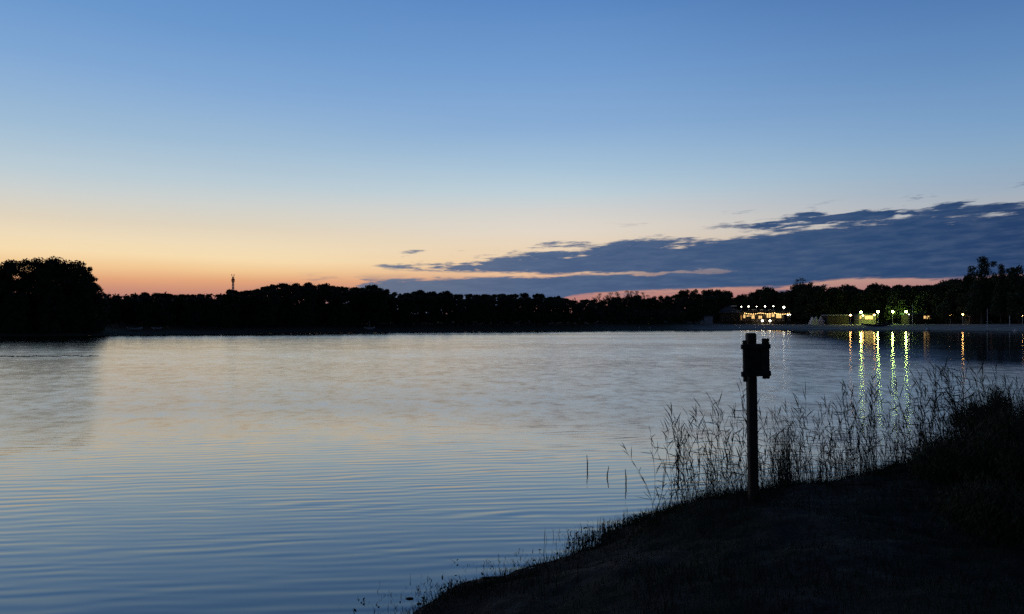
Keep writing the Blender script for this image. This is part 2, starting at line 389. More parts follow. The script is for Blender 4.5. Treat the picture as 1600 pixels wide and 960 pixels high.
# ------------------------------------------------------------------ near bank
NS = [(-60,-16),(-14,-2.2),(-6,1.6),(-2.9,3.6),(-1.75,4.7),(-1.0,5.62),(-.38,6.25),(.33,6.98),(.78,7.5),(1.38,8.1),(2.05,8.5),(2.85,8.95),(3.6,9.35),(4.5,9.95),(5.6,10.5),(7.0,11.3),(8.5,12.4),(11,14),(17,18.5),(30,26),(60,42)]
NSA = np.array(NS)
def sdist(X, Y):
    """signed distance to the near shoreline, positive on land"""
    P = np.stack([X, Y], -1); best = np.full(X.shape, 1e9); sg = np.ones(X.shape)
    for a, b_ in zip(NSA[:-1], NSA[1:]):
        ab = b_-a; t = np.clip(((P-a) @ ab)/(ab @ ab), 0, 1)
        d_ = P - (a + t[..., None]*ab); dd = np.hypot(d_[..., 0], d_[..., 1])
        s_ = -(ab[0]*(P[..., 1]-a[1]) - ab[1]*(P[..., 0]-a[0]))
        up = dd < best; best = np.where(up, dd, best); sg = np.where(up, np.sign(s_), sg)
    return best*sg
rs = np.random.RandomState(5)
LAT = {}
def vnoise(X, Y, sc, seed):
    if seed not in LAT: LAT[seed] = np.random.RandomState(seed).rand(64, 64)
    L = LAT[seed]; x = X*sc; y = Y*sc; i = np.floor(x).astype(int); j = np.floor(y).astype(int)
    fx = x-i; fy = y-j; fx = fx*fx*(3-2*fx); fy = fy*fy*(3-2*fy)
    gt = lambda a, b_: L[a % 64, b_ % 64]
    return (gt(i,j)*(1-fx)+gt(i+1,j)*fx)*(1-fy) + (gt(i,j+1)*(1-fx)+gt(i+1,j+1)*fx)*fy - .5
def bank_z(X, Y):
    s_ = sdist(X, Y) + vnoise(X, Y, 1.1, 1)*.35 + vnoise(X, Y, 3.0, 2)*.16
    hgt = np.interp(X, [-3, -1, 0, .8, 1.6, 2.6, 5, 9, 14], [.15, .15, .20, .31, .42, .44, .40, .40, .6])
    wid = np.interp(X, [-3, 0, 1.0, 2.5, 6], [2.6, 2.2, 1.5, 1.0, .9])
    t = np.clip(s_/wid, -3, 1)
    z = np.where(t > 0, hgt*(t*(2-t)), t*.35)
    z = z + np.clip(s_-wid, 0, 9)*.035
    z = z + .10*np.exp(-(((X-2.32)/.55)**2 + ((Y-7.05)/.5)**2))      # soil heaped round the signpost
    z = z + (vnoise(X, Y, .8, 3)*.10 + vnoise(X, Y, 2.2, 4)*.07 + vnoise(X, Y, 6, 6)*.035 + vnoise(X, Y, 17, 7)*.014)*np.clip(.25+s_, 0, 1)
    return z
def bz(X, Y): return float(bank_z(np.array([X]), np.array([Y]))[0])
ax = np.concatenate([np.linspace(-60, -5, 30)[:-1], np.linspace(-5, 11, 330)[:-1], np.linspace(11, 60, 50)])
ay = np.concatenate([np.linspace(-60, -2, 30)[:-1], np.linspace(-2, 3, 50)[:-1], np.linspace(3, 13.5, 260)[:-1], np.linspace(13.5, 45, 60)])
GX, GY = np.meshgrid(ax, ay); GZ = bank_z(GX, GY)
nx, ny = len(ax), len(ay)
vs = np.stack([GX, GY, GZ], -1).reshape(-1, 3)
keepq = GZ.max() > -9
idx = np.arange(nx*ny).reshape(ny, nx)
quads = np.stack([idx[:-1,:-1], idx[:-1,1:], idx[1:,1:], idx[1:,:-1]], -1).reshape(-1, 4)
zq = GZ.reshape(-1)[quads].max(1)
quads = quads[zq > -.5]
used = np.unique(quads); remap = -np.ones(nx*ny, int); remap[used] = np.arange(len(used))
mb = MB(); mb.v = [tuple(p) for p in vs[used]]; mb.f = [tuple(p) for p in remap[quads]]
bm_ = bpy.data.materials.new('bank_soil'); bm_.use_nodes = True
q = NG(bm_.node_tree); b = q.n['Principled BSDF']
pos = q.node('ShaderNodeNewGeometry').outputs['Position']; px, py, pz = q.sep(pos)
n = q.noise(pos, .9, 6.0, .65); nf = q.noise(pos, 9.0, 6.0, .7)
soil = q.mix(q.sstep(nf, .35, .65), (.022,.021,.020), (.085,.080,.074))
turf = q.mix(nf, (.013,.017,.010), (.040,.047,.028))
cc = q.mix(q.sstep(n, .44, .60), turf, soil)
cc = q.mix(q.sstep(pz, .22, .04), cc, (.016,.016,.016))
b.inputs['Specular IOR Level'].default_value = .15
q.put(b.inputs['Base Color'], cc)
q.put(b.inputs['Roughness'], q.m('SUBTRACT', .95, q.m('MULTIPLY', q.sstep(pz, .05, .0), .25)))
bp = q.node('ShaderNodeBump'); bp.inputs['Strength'].default_value = .8; bp.inputs['Distance'].default_value = .03
q.put(bp.inputs['Height'], q.noise(pos, 28.0, 6.0, .7)); q.l.new(bp.outputs[0], b.inputs['Normal'])
bank = mb.build('bank', bm_, smooth=True); tag(bank, kind='structure')

# ------------------------------------------------------------------ trees
def rdir(rr, up=0):
    while True:
        v = Vector((rr.uniform(-1,1), rr.uniform(-1,1), rr.uniform(-1,1)))
        if .01 < v.length < 1: return (v.normalized() + Vector((0,0,up))).normalized()
def leafquads(rr, mb, c, rad, n, size, flat=1.0):
    for _ in range(n):
        d_ = rdir(rr); q_ = rr.random()**.45
        p = Vector(c) + Vector((d_.x*rad*q_, d_.y*rad*q_, d_.z*rad*flat*q_))
        a = rdir(rr)*size*rr.uniform(.6, 1.3); b_ = rdir(rr).cross(a).normalized()*size*rr.uniform(.3, .7)
        mb.add([p-a*.5, p+b_*.5, p+a*.6, p-b_*.5], [(0,1,2,3)])
def protot(kind, seed):
    """returns (trunk mesh, crown mesh) of a tree 15 m tall"""
    rr = random.Random(seed); H = 15.0; t = MB(); cr = MB()
    lean = Vector((rr.uniform(-.6,.6), rr.uniform(-.6,.6), 0))
    def axis(z): return lean*(max(0.0, z)/H)**1.5 + Vector((0,0,z))
    blobs = []
    if kind == 'pine':
        t.tube([axis(z) for z in (-.6, 1, 4, 8, 11, 13.5)], [.28,.24,.20,.16,.11,.05], 6)
        for k in range(15):
            z = rr.uniform(5.5, 13.6); rad = 2.7*(1-abs(z-10.5)/8)
            a = rr.uniform(0, 6.28); off_ = rr.uniform(.2, 1)*rad
            blobs.append((axis(z) + Vector((math.cos(a)*off_, math.sin(a)*off_, 0)), rr.uniform(.9, 1.5), .62))
        blobs += [(axis(13.2)+Vector((rr.uniform(-1.1,1.1), rr.uniform(-1.1,1.1), rr.uniform(-.5,.3))), rr.uniform(1.1,1.5), .75) for _ in range(4)]; nl, sz = 115, .72
    elif kind == 'oak':
        t.tube([axis(z) for z in (-.6, 1, 3.5, 6.5, 10, 12.5)], [.42,.34,.28,.22,.14,.05], 6)
        for k in range(30):
            z = rr.uniform(2.0, 13.2); s_ = max(.05, 1-((z-7.0)/7.6)**2)
            a = rr.uniform(0, 6.28); off_ = (.45+.55*rr.random())*4.2*math.sqrt(s_)
            blobs.append((axis(z) + Vector((math.cos(a)*off_, math.sin(a)*off_, 0)), rr.uniform(1.1, 1.9), .8))
        blobs.append((axis(13.4), 1.5, .9)); nl, sz = 90, .78
    elif kind == 'wispy':       # thin tall crown with gaps
        t.tube([axis(z) for z in (-.6, 1, 4, 8, 12, 14.2)], [.3,.25,.2,.15,.08,.03], 6)
        for k in range(17):
            z = rr.uniform(5, 14.3); rad = 2.6*(1-abs(z-9)/8.5)
            a = rr.uniform(0, 6.28); off_ = rr.uniform(.3, 1)*rad
            blobs.append((axis(z) + Vector((math.cos(a)*off_, math.sin(a)*off_, 0)), rr.uniform(.45, .95), .9))
        nl, sz = 55, .42
    elif kind == 'open':        # big open crown on the right shore: a few heavy limbs with clumps
        t.tube([axis(z) for z in (-.6, 1, 5, 9, 12.5)], [.36,.3,.24,.18,.08], 7)
        for (ox, z, rad) in ((0,13.9,1.1),(.7,12.9,1.1),(-.3,12.4,1.2),(1.9,13.0,.8),(-2.6,11.9,.95),(-2.0,11.0,.8),(-1.3,10.4,1.1),(.2,10.9,1.4),(1.2,11.4,1.0),(1.6,9.6,1.3),(-.3,9.0,1.5),(2.5,8.4,1.3),(-1.6,8.1,1.2),(0,6.8,1.9),(2.2,6.2,1.6),(-2.2,6,1.7),(0,4.4,2.2),(2.5,3.6,1.8),(-2.4,3.5,1.9)):
            blobs.append((Vector((ox, rr.uniform(-1,1), z)), rad, .85))
        nl, sz = 190, .46
    elif kind == 'leafy':       # close broad tree on the left shore: foliage down to the water, finer leaves
        t.tube([axis(z) for z in (-.8, 1, 4, 8, 12)], [.5,.42,.34,.24,.08], 7)
        for k in range(110):
            z = rr.uniform(.4, 13.7); s_ = max(.10, 1-(abs(z-5.0)/9.6)**3)
            a = rr.uniform(0, 6.28); off_ = (.5+.5*rr.random())*4.7*math.sqrt(s_)
            blobs.append((axis(z) + Vector((math.cos(a)*off_, math.sin(a)*off_, 0)), rr.uniform(.7, 1.5), .75))
        for k in range(26):     # twigs that stick out of the crown
            z = rr.uniform(6, 13.7); s_ = max(.05, 1-((z-5.5)/9.6)**2); a = rr.uniform(0, 6.28); o_ = 5.2*math.sqrt(s_)
            blobs.append((axis(z) + Vector((math.cos(a)*o_, math.sin(a)*o_, .2)), .55, 1.0))
        nl, sz = 150, .42
    for c_, rad, fl in blobs:
        z0 = max(1.0, c_.z - rr.uniform(1.5, 3.2)); p0 = axis(min(z0, 11.5)); m_ = p0.lerp(c_, .5) + Vector((0,0,-.2))
        t.tube([p0, m_, c_], [.09,.06,.02], 4, cap=False)
        leafquads(rr, cr, c_, rad, max(12, int(nl*rad*rad/1.4)), sz, fl)
    return t, cr
PROT = {}
def proto(kind, seed):
    t, cr = protot(kind, seed)
    root = bpy.data.objects.new({'pine':'pine_tree','wispy':'slender_tree'}.get(kind, 'broadleaf_tree'), None); COL.objects.link(root)
    a = t.build('trunk', M['bark'], root); b_ = cr.build('crown', M['needles' if kind == 'pine' else 'leaves'], root)
    return root
KINDS = {'pine': [proto('pine', s) for s in (1,2,3,4,5)], 'oak': [proto('oak', s) for s in (11,12,13,14)],
         'wispy': [proto('wispy', s) for s in (21,22,23)], 'open': [proto('open', 31)], 'leafy': [proto('leafy', s) for s in (41,42,43)]}
fresh = set()
def plant(kind, x, ytop, d, label, group, wide=1.0, which=None, spread=None):
    X, Y = (x-800)/F*d, d; z = gz(X, Y); top_ = EYE + (HZ-ytop)/F*d; H = max(3.5, top_ - z)
    p = KINDS[kind][which if which is not None else rnd.randrange(len(KINDS[kind]))]
    if p.name in fresh: o = copy_tree(p)
    else: o = p; fresh.add(p.name)
    s_ = H/14.9; w_ = s_*wide*rnd.uniform(.9, 1.15)
    o.location = (X, Y, z-.1); o.scale = (w_, w_, s_); o.rotation_euler = (0, 0, 0 if kind == 'open' else rnd.uniform(0, 6.28))
    return tag(o, label, 'tree', group)
SKY = [(160,458),(200,457),(240,456),(280,457),(330,458),(352,458),(362,450),(372,453),(380,452),(392,453),(405,449),(420,443),(440,443),(460,440),(480,439),(500,440),(520,443),(540,444),
       (560,446),(580,443),(596,446),(606,452),(620,456),(640,458),(655,452),(664,457),(675,453),(684,458),(695,453),(705,459),(740,457),(770,456),(800,457),(830,455),(845,457),(855,461),(880,463),(900,467),(922,467)]
SKY2 = [(922,467),(932,460),(950,457),(970,455),(990,453),(1005,457),(1020,460),(1040,461),(1060,458),(1076,452),(1086,451),(1091,460),(1100,453),(1120,450),(1136,453),(1142,458),(1152,461),(1166,458),(1180,451),(1193,446),(1206,452),(1212,457),
       (1235,449),(1245,441),(1256,438),(1266,439),(1275,444),(1280,442),(1300,447),(1320,443),(1340,447),(1355,449),(1368,441),(1385,446),(1405,443),(1425,442),(1445,444),(1455,440),(1472,437),(1490,431),(1505,436),(1515,438),(1540,430),(1560,428),(1600,428),(1680,430)]
SEGS = [(300, 'dark pine in the flat wood between the left trees and the mast', 'pines left of the mast'),
        (400, 'umbrella-topped pine in the low gap at the foot of the mast', 'pines at the mast'),
        (604, 'tall rounded pine on the wooded rise right of the mast', 'pines on the wooded rise'),
        (720, 'spaced pine with a knobbly top right of the wooded rise', 'pines right of the rise'),
        (926, 'low dark pine in the even treeline at the middle of the far shore', 'pines in the middle of the far shore')]
def seg(x):
    for lim, lab, grp in SEGS:
        if x < lim: return lab, grp
x = 168.0
while x < 926:                                   # skyline row and a lower row before it
    lab, grp = seg(x); top_ = interp(x, SKY)
    d = D(x) + rnd.uniform(42, 62)
    plant('pine', x, top_ + rnd.choice((-1.5,-.5,0,.5,1,2.5)) + rnd.uniform(-1,1), d, lab, grp, rnd.uniform(.7,1.25))
    x += rnd.choice((6, 8, 9.5, 11, 14)) + rnd.uniform(-1, 1)
x = 172.0
while x < 926:
    lab, grp = seg(x)
    plant('oak', x, interp(x, SKY) + rnd.uniform(4, 9), D(x) + rnd.uniform(14, 26), 'low bushy broadleaf tree at the water side of the far wood', 'broadleaf trees at the wood edge', 1.05)
    x += rnd.uniform(11, 14.5)
for x_, y_ in ((362,449),(378,452),(400,449),(655,451),(674,452),(694,452)):   # the ones that stand out of the skyline
    lab, grp = {362: ('umbrella pine directly under the lattice mast', None), 378: ('small flat-topped pine just right of the lattice mast', None),
                400: ('leaning pine at the left foot of the wooded rise', None), 655: ('leftmost of three pines that stand out right of the rise', None),
                674: ('middle one of three pines that stand out right of the rise', None), 694: ('rightmost of three pines that stand out right of the rise', None)}[x_]
    plant('pine', x_, y_, D(x_)+36, lab, grp, .95)
x = 928.0
while x < 1690:
    top_ = interp(x, SKY2); d = D(x) + rnd.uniform(92, 118)
    if x < 1020: lab, grp, kd = 'thin wispy tree on the far skyline with pink sky showing through', 'wispy trees before the pink strip', 'wispy'
    elif x < 1150: lab, grp, kd = 'dark broadleaf tree in the wood left of the lit pavilion', 'trees left of the pavilion', 'oak'
    elif x < 1300: lab, grp, kd = 'dark broadleaf tree in the wood behind the lit pavilion', 'trees behind the pavilion', 'oak'
    elif x < 1500: lab, grp, kd = 'dark tree in the wood behind the green floodlights', 'trees behind the floodlights', 'oak' if rnd.random() < .6 else 'pine'
    else: lab, grp, kd = 'dark tree in the wood at the right edge of the beach', 'trees at the right end', 'oak'
    plant(kd, x, top_ + rnd.uniform(-1.5, 2.0), d, lab, grp, 1.0 if kd != 'wispy' else 1.1)
    if kd == 'wispy': plant('oak', x+4, top_ + rnd.uniform(6, 10), d-8, 'dark broadleaf tree in the low wood below the wispy trees', 'trees below the wispy trees', 1.0)
    x += rnd.uniform(9, 13) if kd != 'wispy' else rnd.uniform(7, 10)
x = 930.0
while x < 1690:
    if x < 1090: d, lab, grp = D(x)+rnd.uniform(40, 55), 'low bushy tree at the grass strip left of the beach', 'bushy trees left of the beach'
    elif x < 1300: d, lab, grp = D(x)+rnd.uniform(76, 88), 'low bushy tree close behind the lit pavilion', 'bushy trees behind the pavilion'
    else: d, lab, grp = D(x)+rnd.uniform(78, 90), 'low bushy tree close behind the beach huts', 'bushy trees behind the huts'
    plant('oak', x, interp(x, SKY2) + rnd.uniform(4, 10), d, lab, grp, 1.15)
    x += rnd.uniform(11, 15)
# singular trees on the right
plant('open', 1535, 399, D(1535)+60, 'tallest tree at right with open clumpy crown above the skyline', None, .95)
plant('open', 1564, 411, D(1564)+56, 'clumpy upright tree just right of the tallest open-crowned tree', None, .6)
plant('oak', 1516, 426, D(1516)+66, 'rounded tree just left of the tallest open-crowned tree', None, .7, 0)
plant('oak', 1578, 424, D(1578)+66, 'rounded tree between the clumpy upright tree and the picture edge', None, .7, 3)
plant('oak', 1592, 413, D(1592)+60, 'dense tall tree cut by the right edge of the picture', None, .62, 2)
plant('oak', 1397, 455, D(1397)+66, 'broad tree lit green by the floodlights on the beach', None, .95, 1)
plant('oak', 1112, 462, D(1112)+48, 'rounded tree on the shore just left of the pavilion', None, 1.2, 3)
plant('wispy', 1252, 434, D(1252)+80, 'twin-topped tree rising behind the right end of the pavilion', None, 1.5, 0)
# left shore, close
for i, (x_, y_, dd, wd, lab) in enumerate((
        (-75, 408, 10, 1.2, 'big leafy tree half outside the left edge of the picture'),
        (-32, 404, 12, 1.2, 'big leafy tree cut by the left edge of the picture'),
        (5, 404, 8, 1.2, 'big leafy tree on the left shore, nearest the picture edge'),
        (38, 402, 13, 1.2, 'big leafy tree in the left group, second in from the picture edge'),
        (66, 399, 9, 1.15, 'big leafy tree on the left shore with the highest crown'),
        (94, 401, 8, 1.1, 'big leafy tree right next to the highest crown of the left group'),
        (114, 412, 10, 1.0, 'leafy tree on the sloping right shoulder of the left group'),
        (130, 426, 6, .95, 'leafy tree near the right end of the left group, above the water'),
        (145, 446, 4, .8, 'lowest leafy tree closing the left group at its right end'),
        (25, 452, 3, .9, 'leafy bush-like tree at the water below the left group'),
        (82, 456, 3, .9, 'second leafy bush-like tree at the water, right of the first'))):
    plant('leafy', x_, y_, D(x_)+dd, lab, 'leafy trees on the left shore', wd, i % 3)
# undergrowth below the crowns: nobody could count it
rr = random.Random(77); mb = MB()
for i in range(4600):
    x_ = rr.uniform(-120, 1750); dd = rr.uniform(24, 60)
    if x_ > 1070: dd = rr.uniform(80, 92)
    if x_ < 150: dd = rr.uniform(6, 14)
    d = D(x_)+dd; X, Y = (x_-800)/F*d, d; z = gz(X, Y)
    leafquads(rr, mb, (X, Y, z + rr.uniform(.5, 6.0 if not 560 < x_ < 930 else 9.5)), 2.3, 12, 1.3)
tag(mb.build('undergrowth', M['leaves']), 'dense dark undergrowth along the foot of the far wood', 'undergrowth', None, 'stuff')

# ------------------------------------------------------------------ radio mast
d = 470.0; p0 = at(364, HZ, d); zt = EYE + (HZ-429)/F*d; zb = 6.0
mast = empty('radio_mast', (p0.x, p0.y, zb), 'slim red and white lattice mast with antennas above the far wood', 'mast')
H = zt - zb
def lattice(z0, z1, w0, w1, n):
    mb = MB()
    for sx, sy in ((-1,-1),(1,-1),(1,1),(-1,1)):
        mb.tube([(sx*w0, sy*w0, z0), (sx*w1, sy*w1, z1)], [.16,.14], 5)
    for k in range(n):
        a, b_ = z0+(z1-z0)*k/n, z0+(z1-z0)*(k+1)/n; wa = w0+(w1-w0)*k/n; wb = w0+(w1-w0)*(k+1)/n
        for (x1, y1), (x2, y2) in (((-1,-1),(1,-1)),((1,-1),(1,1)),((1,1),(-1,1)),((-1,1),(-1,-1))):
            mb.tube([(x1*wa, y1*wa, a), (x2*wb, y2*wb, b_)], [.07,.07], 4); mb.tube([(x2*wa, y2*wa, a), (x1*wb, y1*wb, b_)], [.07,.07], 4)
    return mb
lattice(0, H*.80, .6, .4, 12).build('lower_lattice', M['steel'], mast)
lattice(H*.80, H*.94, .4, .36, 4).build('upper_lattice', M['redsteel'], mast)
for sx in (-1, 1):
    mb = MB(); mb.box((sx*.85, 0, H*.87), (.3,.4,1.9), bev=.06); mb.build('panel_antenna', M['redsteel'], mast)
    mb = MB(); mb.box((sx*.8, -.3, H*.985), (.3,.35,1.1), bev=.06); mb.build('panel_antenna', M['steel'], mast)
mb = MB(); mb.lathe((0,0,H*.945), [(.75,0),(.75,.18)], 10); mb.build('platform', M['steel'], mast)
mb = MB(); mb.tube([(0,0,H*.95),(0,0,H)], [.10,.05], 5); mb.build('whip', M['steel'], mast)

# ------------------------------------------------------------------ lamps
def lamp(x, ylamp, d, kind, label, cat, group, zbase=None, size=.42):
    p = at(x, ylamp, d); zb_ = gz(p.x, p.y) if zbase is None else zbase
    L = empty('street_lamp' if kind != 'flood' else 'floodlight', (p.x, p.y, zb_), label, cat, group); h_ = p.z - zb_
    mb = MB(); mb.tube([(0,0,-.1),(0,0,h_*.5),(0,0,h_-.3)], [.10,.08,.06], 6); mb.build('pole', M['steel'], L)
    mb = MB(); mb.lathe((0,0,h_-.35), [(.10,0),(size*.7,.12),(size*.6,.2)], 8); mb.build('collar', M['steel'], L)
    mb = MB(); mb.ball((0,0,h_), size, 10); mb.build('lamp_glass', M[{'flood':'lampgreen','white':'lampwhite','amber':'lampamber'}[kind]], L, True)
    mb = MB(); mb.lathe((0,0,h_+size*.75), [(size*.75,0),(size*.5,.14),(.06,.22)], 8); mb.build('cap', M['steel'], L)
    return L
names4 = ['leftmost of the four', 'second from left of the four', 'third from left of the four', 'rightmost of the four']
for i, (x_, y_) in enumerate(((1345.5,488.0),(1372.2,487.4),(1395.0,487.3),(1416.0,487.2))):
    lamp(x_, y_, 378, 'flood', names4[i] + ' tall green-white floodlights on the beach', 'floodlight', 'green floodlights on the beach', size=.5)
lamp(1329,492.7,372,'amber','amber lamp on a post left of the green floodlights','lamp',None)
lamp(1348.5,493.2,372,'amber','amber lamp at the left corner of the lit kiosk','lamp',None, size=.34)
lamp(1366.5,492.2,372,'amber','amber lamp at the right corner of the lit kiosk','lamp',None, size=.34)
lamp(1420.5,491.0,372,'white','small white lamp at the left end of the long green-roofed hut','lamp',None, size=.34)
lamp(1504.6,491.7,330,'amber','lone amber lamp on a post right of the long green-roofed hut','lamp',None, size=.30)
lamp(1485,493.0,352,'amber','small dim amber lamp at the right end of the long green-roofed hut','lamp',None, size=.13)
lamp(1598,493.6,D(1598)+55,'amber','faint amber lamp at the right edge of the picture','lamp',None, size=.08)
lamp(262,499.2,D(262)+20,'white','tiny white lamp in the dark wood right of the left trees','lamp',None, size=.10)

# ------------------------------------------------------------------ lit pavilion
d = 400.0; k = d/F
def zx(y): return EYE + (HZ-y)*k
def xx(x): return (x-800)*k
org = (xx(1185), d, gz(xx(1185), d)-.3)
pav = empty('pavilion', org, 'large lakeside pavilion with warm lit veranda and dark hipped roof', 'pavilion')
def pbox(name, x0, x1, y0, y1, dy0, dy1, m, par=None, bev=.05):
    mb = MB(); mb.box(((xx(x0)+xx(x1))/2-org[0], (dy0+dy1)/2, (zx(y0)+zx(y1))/2-org[2]), (xx(x1)-xx(x0), dy1-dy0, zx(y0)-zx(y1)), bev=bev)
    return mb.build(name, M[m], par or pav)
pbox('foundation', 1120, 1246, 509, 503.2, -4, 10, 'wood')
pbox('deck', 1122, 1243, 503.1, 502.4, -5, 10, 'wood')
pbox('house_wall', 1126, 1157.5, 502.3, 488.5, 0, 10, 'wood')
pbox('back_wall', 1158, 1232, 502.3, 487, 6, 6.4, 'wall')
pbox('bar_front', 1176, 1212, 502.3, 498.6, 1.0, 1.7, 'canvas')
def hip(name, x0, x1, y0, y1, dy0, dy1, ridge, m, over=1.0):
    X0, X1 = xx(x0)-org[0]-over, xx(x1)-org[0]+over; Z0, Z1 = zx(y0)-org[2], zx(y1)-org[2]; Y0, Y1 = dy0-over, dy1+over; ym = (Y0+Y1)/2
    r0, r1 = X0+(X1-X0)*ridge, X1-(X1-X0)*ridge
    mb = MB(); mb.add([(X0,Y0,Z0),(X1,Y0,Z0),(X1,Y1,Z0),(X0,Y1,Z0),(r0,ym,Z1),(r1,ym,Z1),(X0,Y0,Z0-.3),(X1,Y0,Z0-.3),(X1,Y1,Z0-.3),(X0,Y1,Z0-.3)],
       [(0,1,5,4),(1,2,5),(2,3,4,5),(3,0,4),(6,7,1,0),(7,8,2,1),(8,9,3,2),(9,6,0,3),(9,8,7,6)])
    return mb.build(name, M[m], pav)
rf = hip('roof', 1126, 1157.5, 488.2, 479.0, 0, 10, .4, 'roof')
mb = MB(); mb.box((xx(1150)-org[0], 5, zx(478.2)-org[2]), (3.2,3.0,.7), bev=.1); mb.build('roof_hatch', M['pale'], rf)
pbox('veranda_roof', 1157.5, 1231, 487.0, 485.8, -3.5, 8, 'roof')
pbox('fascia', 1157.5, 1231, 487.9, 487.05, -3.8, -3.52, 'wood')
for x_ in (1158.5, 1168, 1178, 1188, 1198, 1208, 1218, 1229):
    pbox('veranda_post', x_-.35, x_+.35, 502.3, 487.95, -3.3, -3.05, 'wood')
pbox('railing', 1159, 1230, 499.9, 499.5, -3.45, -3.35, 'wood')
for j, (x0, x1, y0, y1, m_) in enumerate(((1159.5,1164.5,500,492.5,'roomdim'),(1167,1170,497,491.5,'room'),(1172,1178,494.6,493.0,'room'),(1180,1184.5,498,492.5,'room'),(1191,1197,498,493.5,'room'),(1204,1210,496.5,490.5,'room'),(1212,1216,495,491,'room'),(1219,1228,497,490.5,'room'))):
    fr = pbox('window', x0-.4, x1+.4, y0+.4, y1-.4, 5.86, 5.98, 'wood')
    pbox('pane', x0, x1, y0, y1, 5.78, 5.84, m_, fr, 0)
    if x1-x0 > 4: pbox('mullion', (x0+x1)/2-.2, (x0+x1)/2+.2, y0, y1, 5.70, 5.76, 'wood', fr, 0)
# sloping canvas awning under the veranda roof
mb = MB(); X0, X1 = xx(1174)-org[0], xx(1203)-org[0]
mb.add([(X0-2,-1,zx(490.2)-org[2]),(X1,-1,zx(490.2)-org[2]),(X1,3,zx(488.0)-org[2]),(X0+3,3,zx(488.0)-org[2]),(X0-2,-1,zx(490.0)-org[2]),(X1,-1,zx(490.0)-org[2]),(X1,3,zx(487.8)-org[2]),(X0+3,3,zx(487.8)-org[2])],
       [(3,2,1,0),(4,5,6,7),(0,1,5,4),(1,2,6,5),(2,3,7,6),(3,0,4,7)])
mb.build('awning', M['canvas'], pav)
pos6 = ['first', 'second', 'third', 'fourth', 'fifth', 'sixth']
for i, (x_, y_) in enumerate(((1158.5,479.5),(1169.8,479.2),(1182.3,479.2),(1195.5,479),(1208.5,478.8),(1225,480.3))):
    lamp(x_, y_, d-2, 'white', pos6[i] + ' from left of the round white lamps along the pavilion roof', 'lamp', 'round lamps along the pavilion roof', zx(485.75), (.27,.33,.22,.34,.26,.52)[i])
for x_, lab in ((1191.3,'left white spot lamp low on the front of the pavilion deck'),(1203.3,'right white spot lamp low on the front of the pavilion deck')):
    lamp(x_, 501.4, d-8, 'white', lab, 'lamp', None, size=.5)
lamp(1231.3,492.2,d-2,'white','larger white lamp beyond the right end of the pavilion','lamp',None, size=.32)
lamp(1234.8,492.0,d-2,'white','smaller white lamp beyond the right end of the pavilion','lamp',None, size=.2)
# strings of bulbs
for j, (x0, x1, y_, lab) in enumerate(((1160,1182,489.4,'string of warm bulbs under the left half of the pavilion eaves'),(1184,1206,489.0,'string of warm bulbs under the middle of the pavilion eaves'),(1207,1229,489.6,'string of warm bulbs under the right half of the pavilion eaves'))):
    so = empty('string_lights', (xx((x0+x1)/2), d-4.2, zx(y_)), lab, 'string lights', 'bulb strings at the pavilion')
    wire, bul = MB(), MB(); L = xx(x1)-xx(x0); pts = []
    for q_ in range(9):
        t_ = q_/8; pts.append(((t_-.5)*L, 0, -.5*math.sin(t_*math.pi))); bul.ball((pts[-1][0], 0, pts[-1][2]-.16), .15, 6)
    wire.tube(pts, [.03]*9, 4); wire.build('wire', M['wood'], so); bul.build('bulb', M['bulb'], so)['kind'] = 'stuff'
# parasols on the roof terrace
def parasol(x_, ytop, d, zb_, rad, lab, grp):
    p = at(x_, ytop, d); o = empty('parasol', (p.x, p.y, zb_), lab, 'parasol', grp); h_ = p.z - zb_
    mb = MB(); mb.tube([(0,0,0),(0,0,h_-.05)], [.05,.04], 5); mb.build('pole', M['wood'], o)
    mb = MB(); mb.lathe((0,0,h_-.5), [(rad,0),(rad*.6,.25),(.1,.5)], 8); mb.build('canopy', M['canvas'], o)
for x_, lab in ((1178,'left open parasol on the pavilion roof terrace'),(1190,'middle open parasol on the pavilion roof terrace'),(1203,'right open parasol on the pavilion roof terrace')):
    parasol(x_, 483.6, d, zx(485.8), 1.6, lab, 'parasols on the pavilion roof')

# ------------------------------------------------------------------ huts on the beach
def hut(name, x0, x1, ytop, d, depth, roofm, wallm, label, opens=(), roofy=1.0, panem='room'):
    k = d/F; X0, X1 = (x0-800)*k, (x1-800)*k; xm = (X0+X1)/2; zb_ = gz(xm, d)-.15; zt_ = EYE+(HZ-ytop)*k
    o = empty(name, (xm, d, zb_), label, 'hut'); h_ = zt_-zb_; w_ = X1-X0; th = roofy*k
    mb = MB(); mb.box((0, depth/2, (h_-th)/2), (w_, depth, h_-th), bev=.04); mb.build('wall', M[wallm], o)
    mb = MB(); mb.box((0, depth/2-.3, h_-th/2+.003), (w_+1.2, depth+1.4, th), bev=.05); mb.build('roof', M[roofm], o)
    for (a, b_, y0, y1) in opens:
        A, B = (a-800)*k-xm, (b_-800)*k-xm; Z0, Z1 = EYE+(HZ-y0)*k-zb_, EYE+(HZ-y1)*k-zb_
        mb = MB(); mb.box(((A+B)/2, -.04, (Z0+Z1)/2), (B-A+.3, .07, Z1-Z0+.3)); f_ = mb.build('serving_window', M['wood'], o)
        mb = MB(); mb.box(((A+B)/2, -.10, (Z0+Z1)/2), (B-A, .04, Z1-Z0)); mb.build('pane', M[panem], f_)
        mb = MB(); mb.box(((A+B)/2, -.25, Z0-.1), (B-A+.3, .4, .07)); mb.build('counter', M['wood'], f_)
    n_ = max(2, int(w_/3.0))
    for j in range(n_):
        xq = -w_/2+.2+(w_-.4)*j/(n_-1); mb = MB(); mb.tube([(xq,-.75,0),(xq,-.75,h_-th)], [.07,.07], 6); mb.build('porch_post', M['wood'], o)
    return o
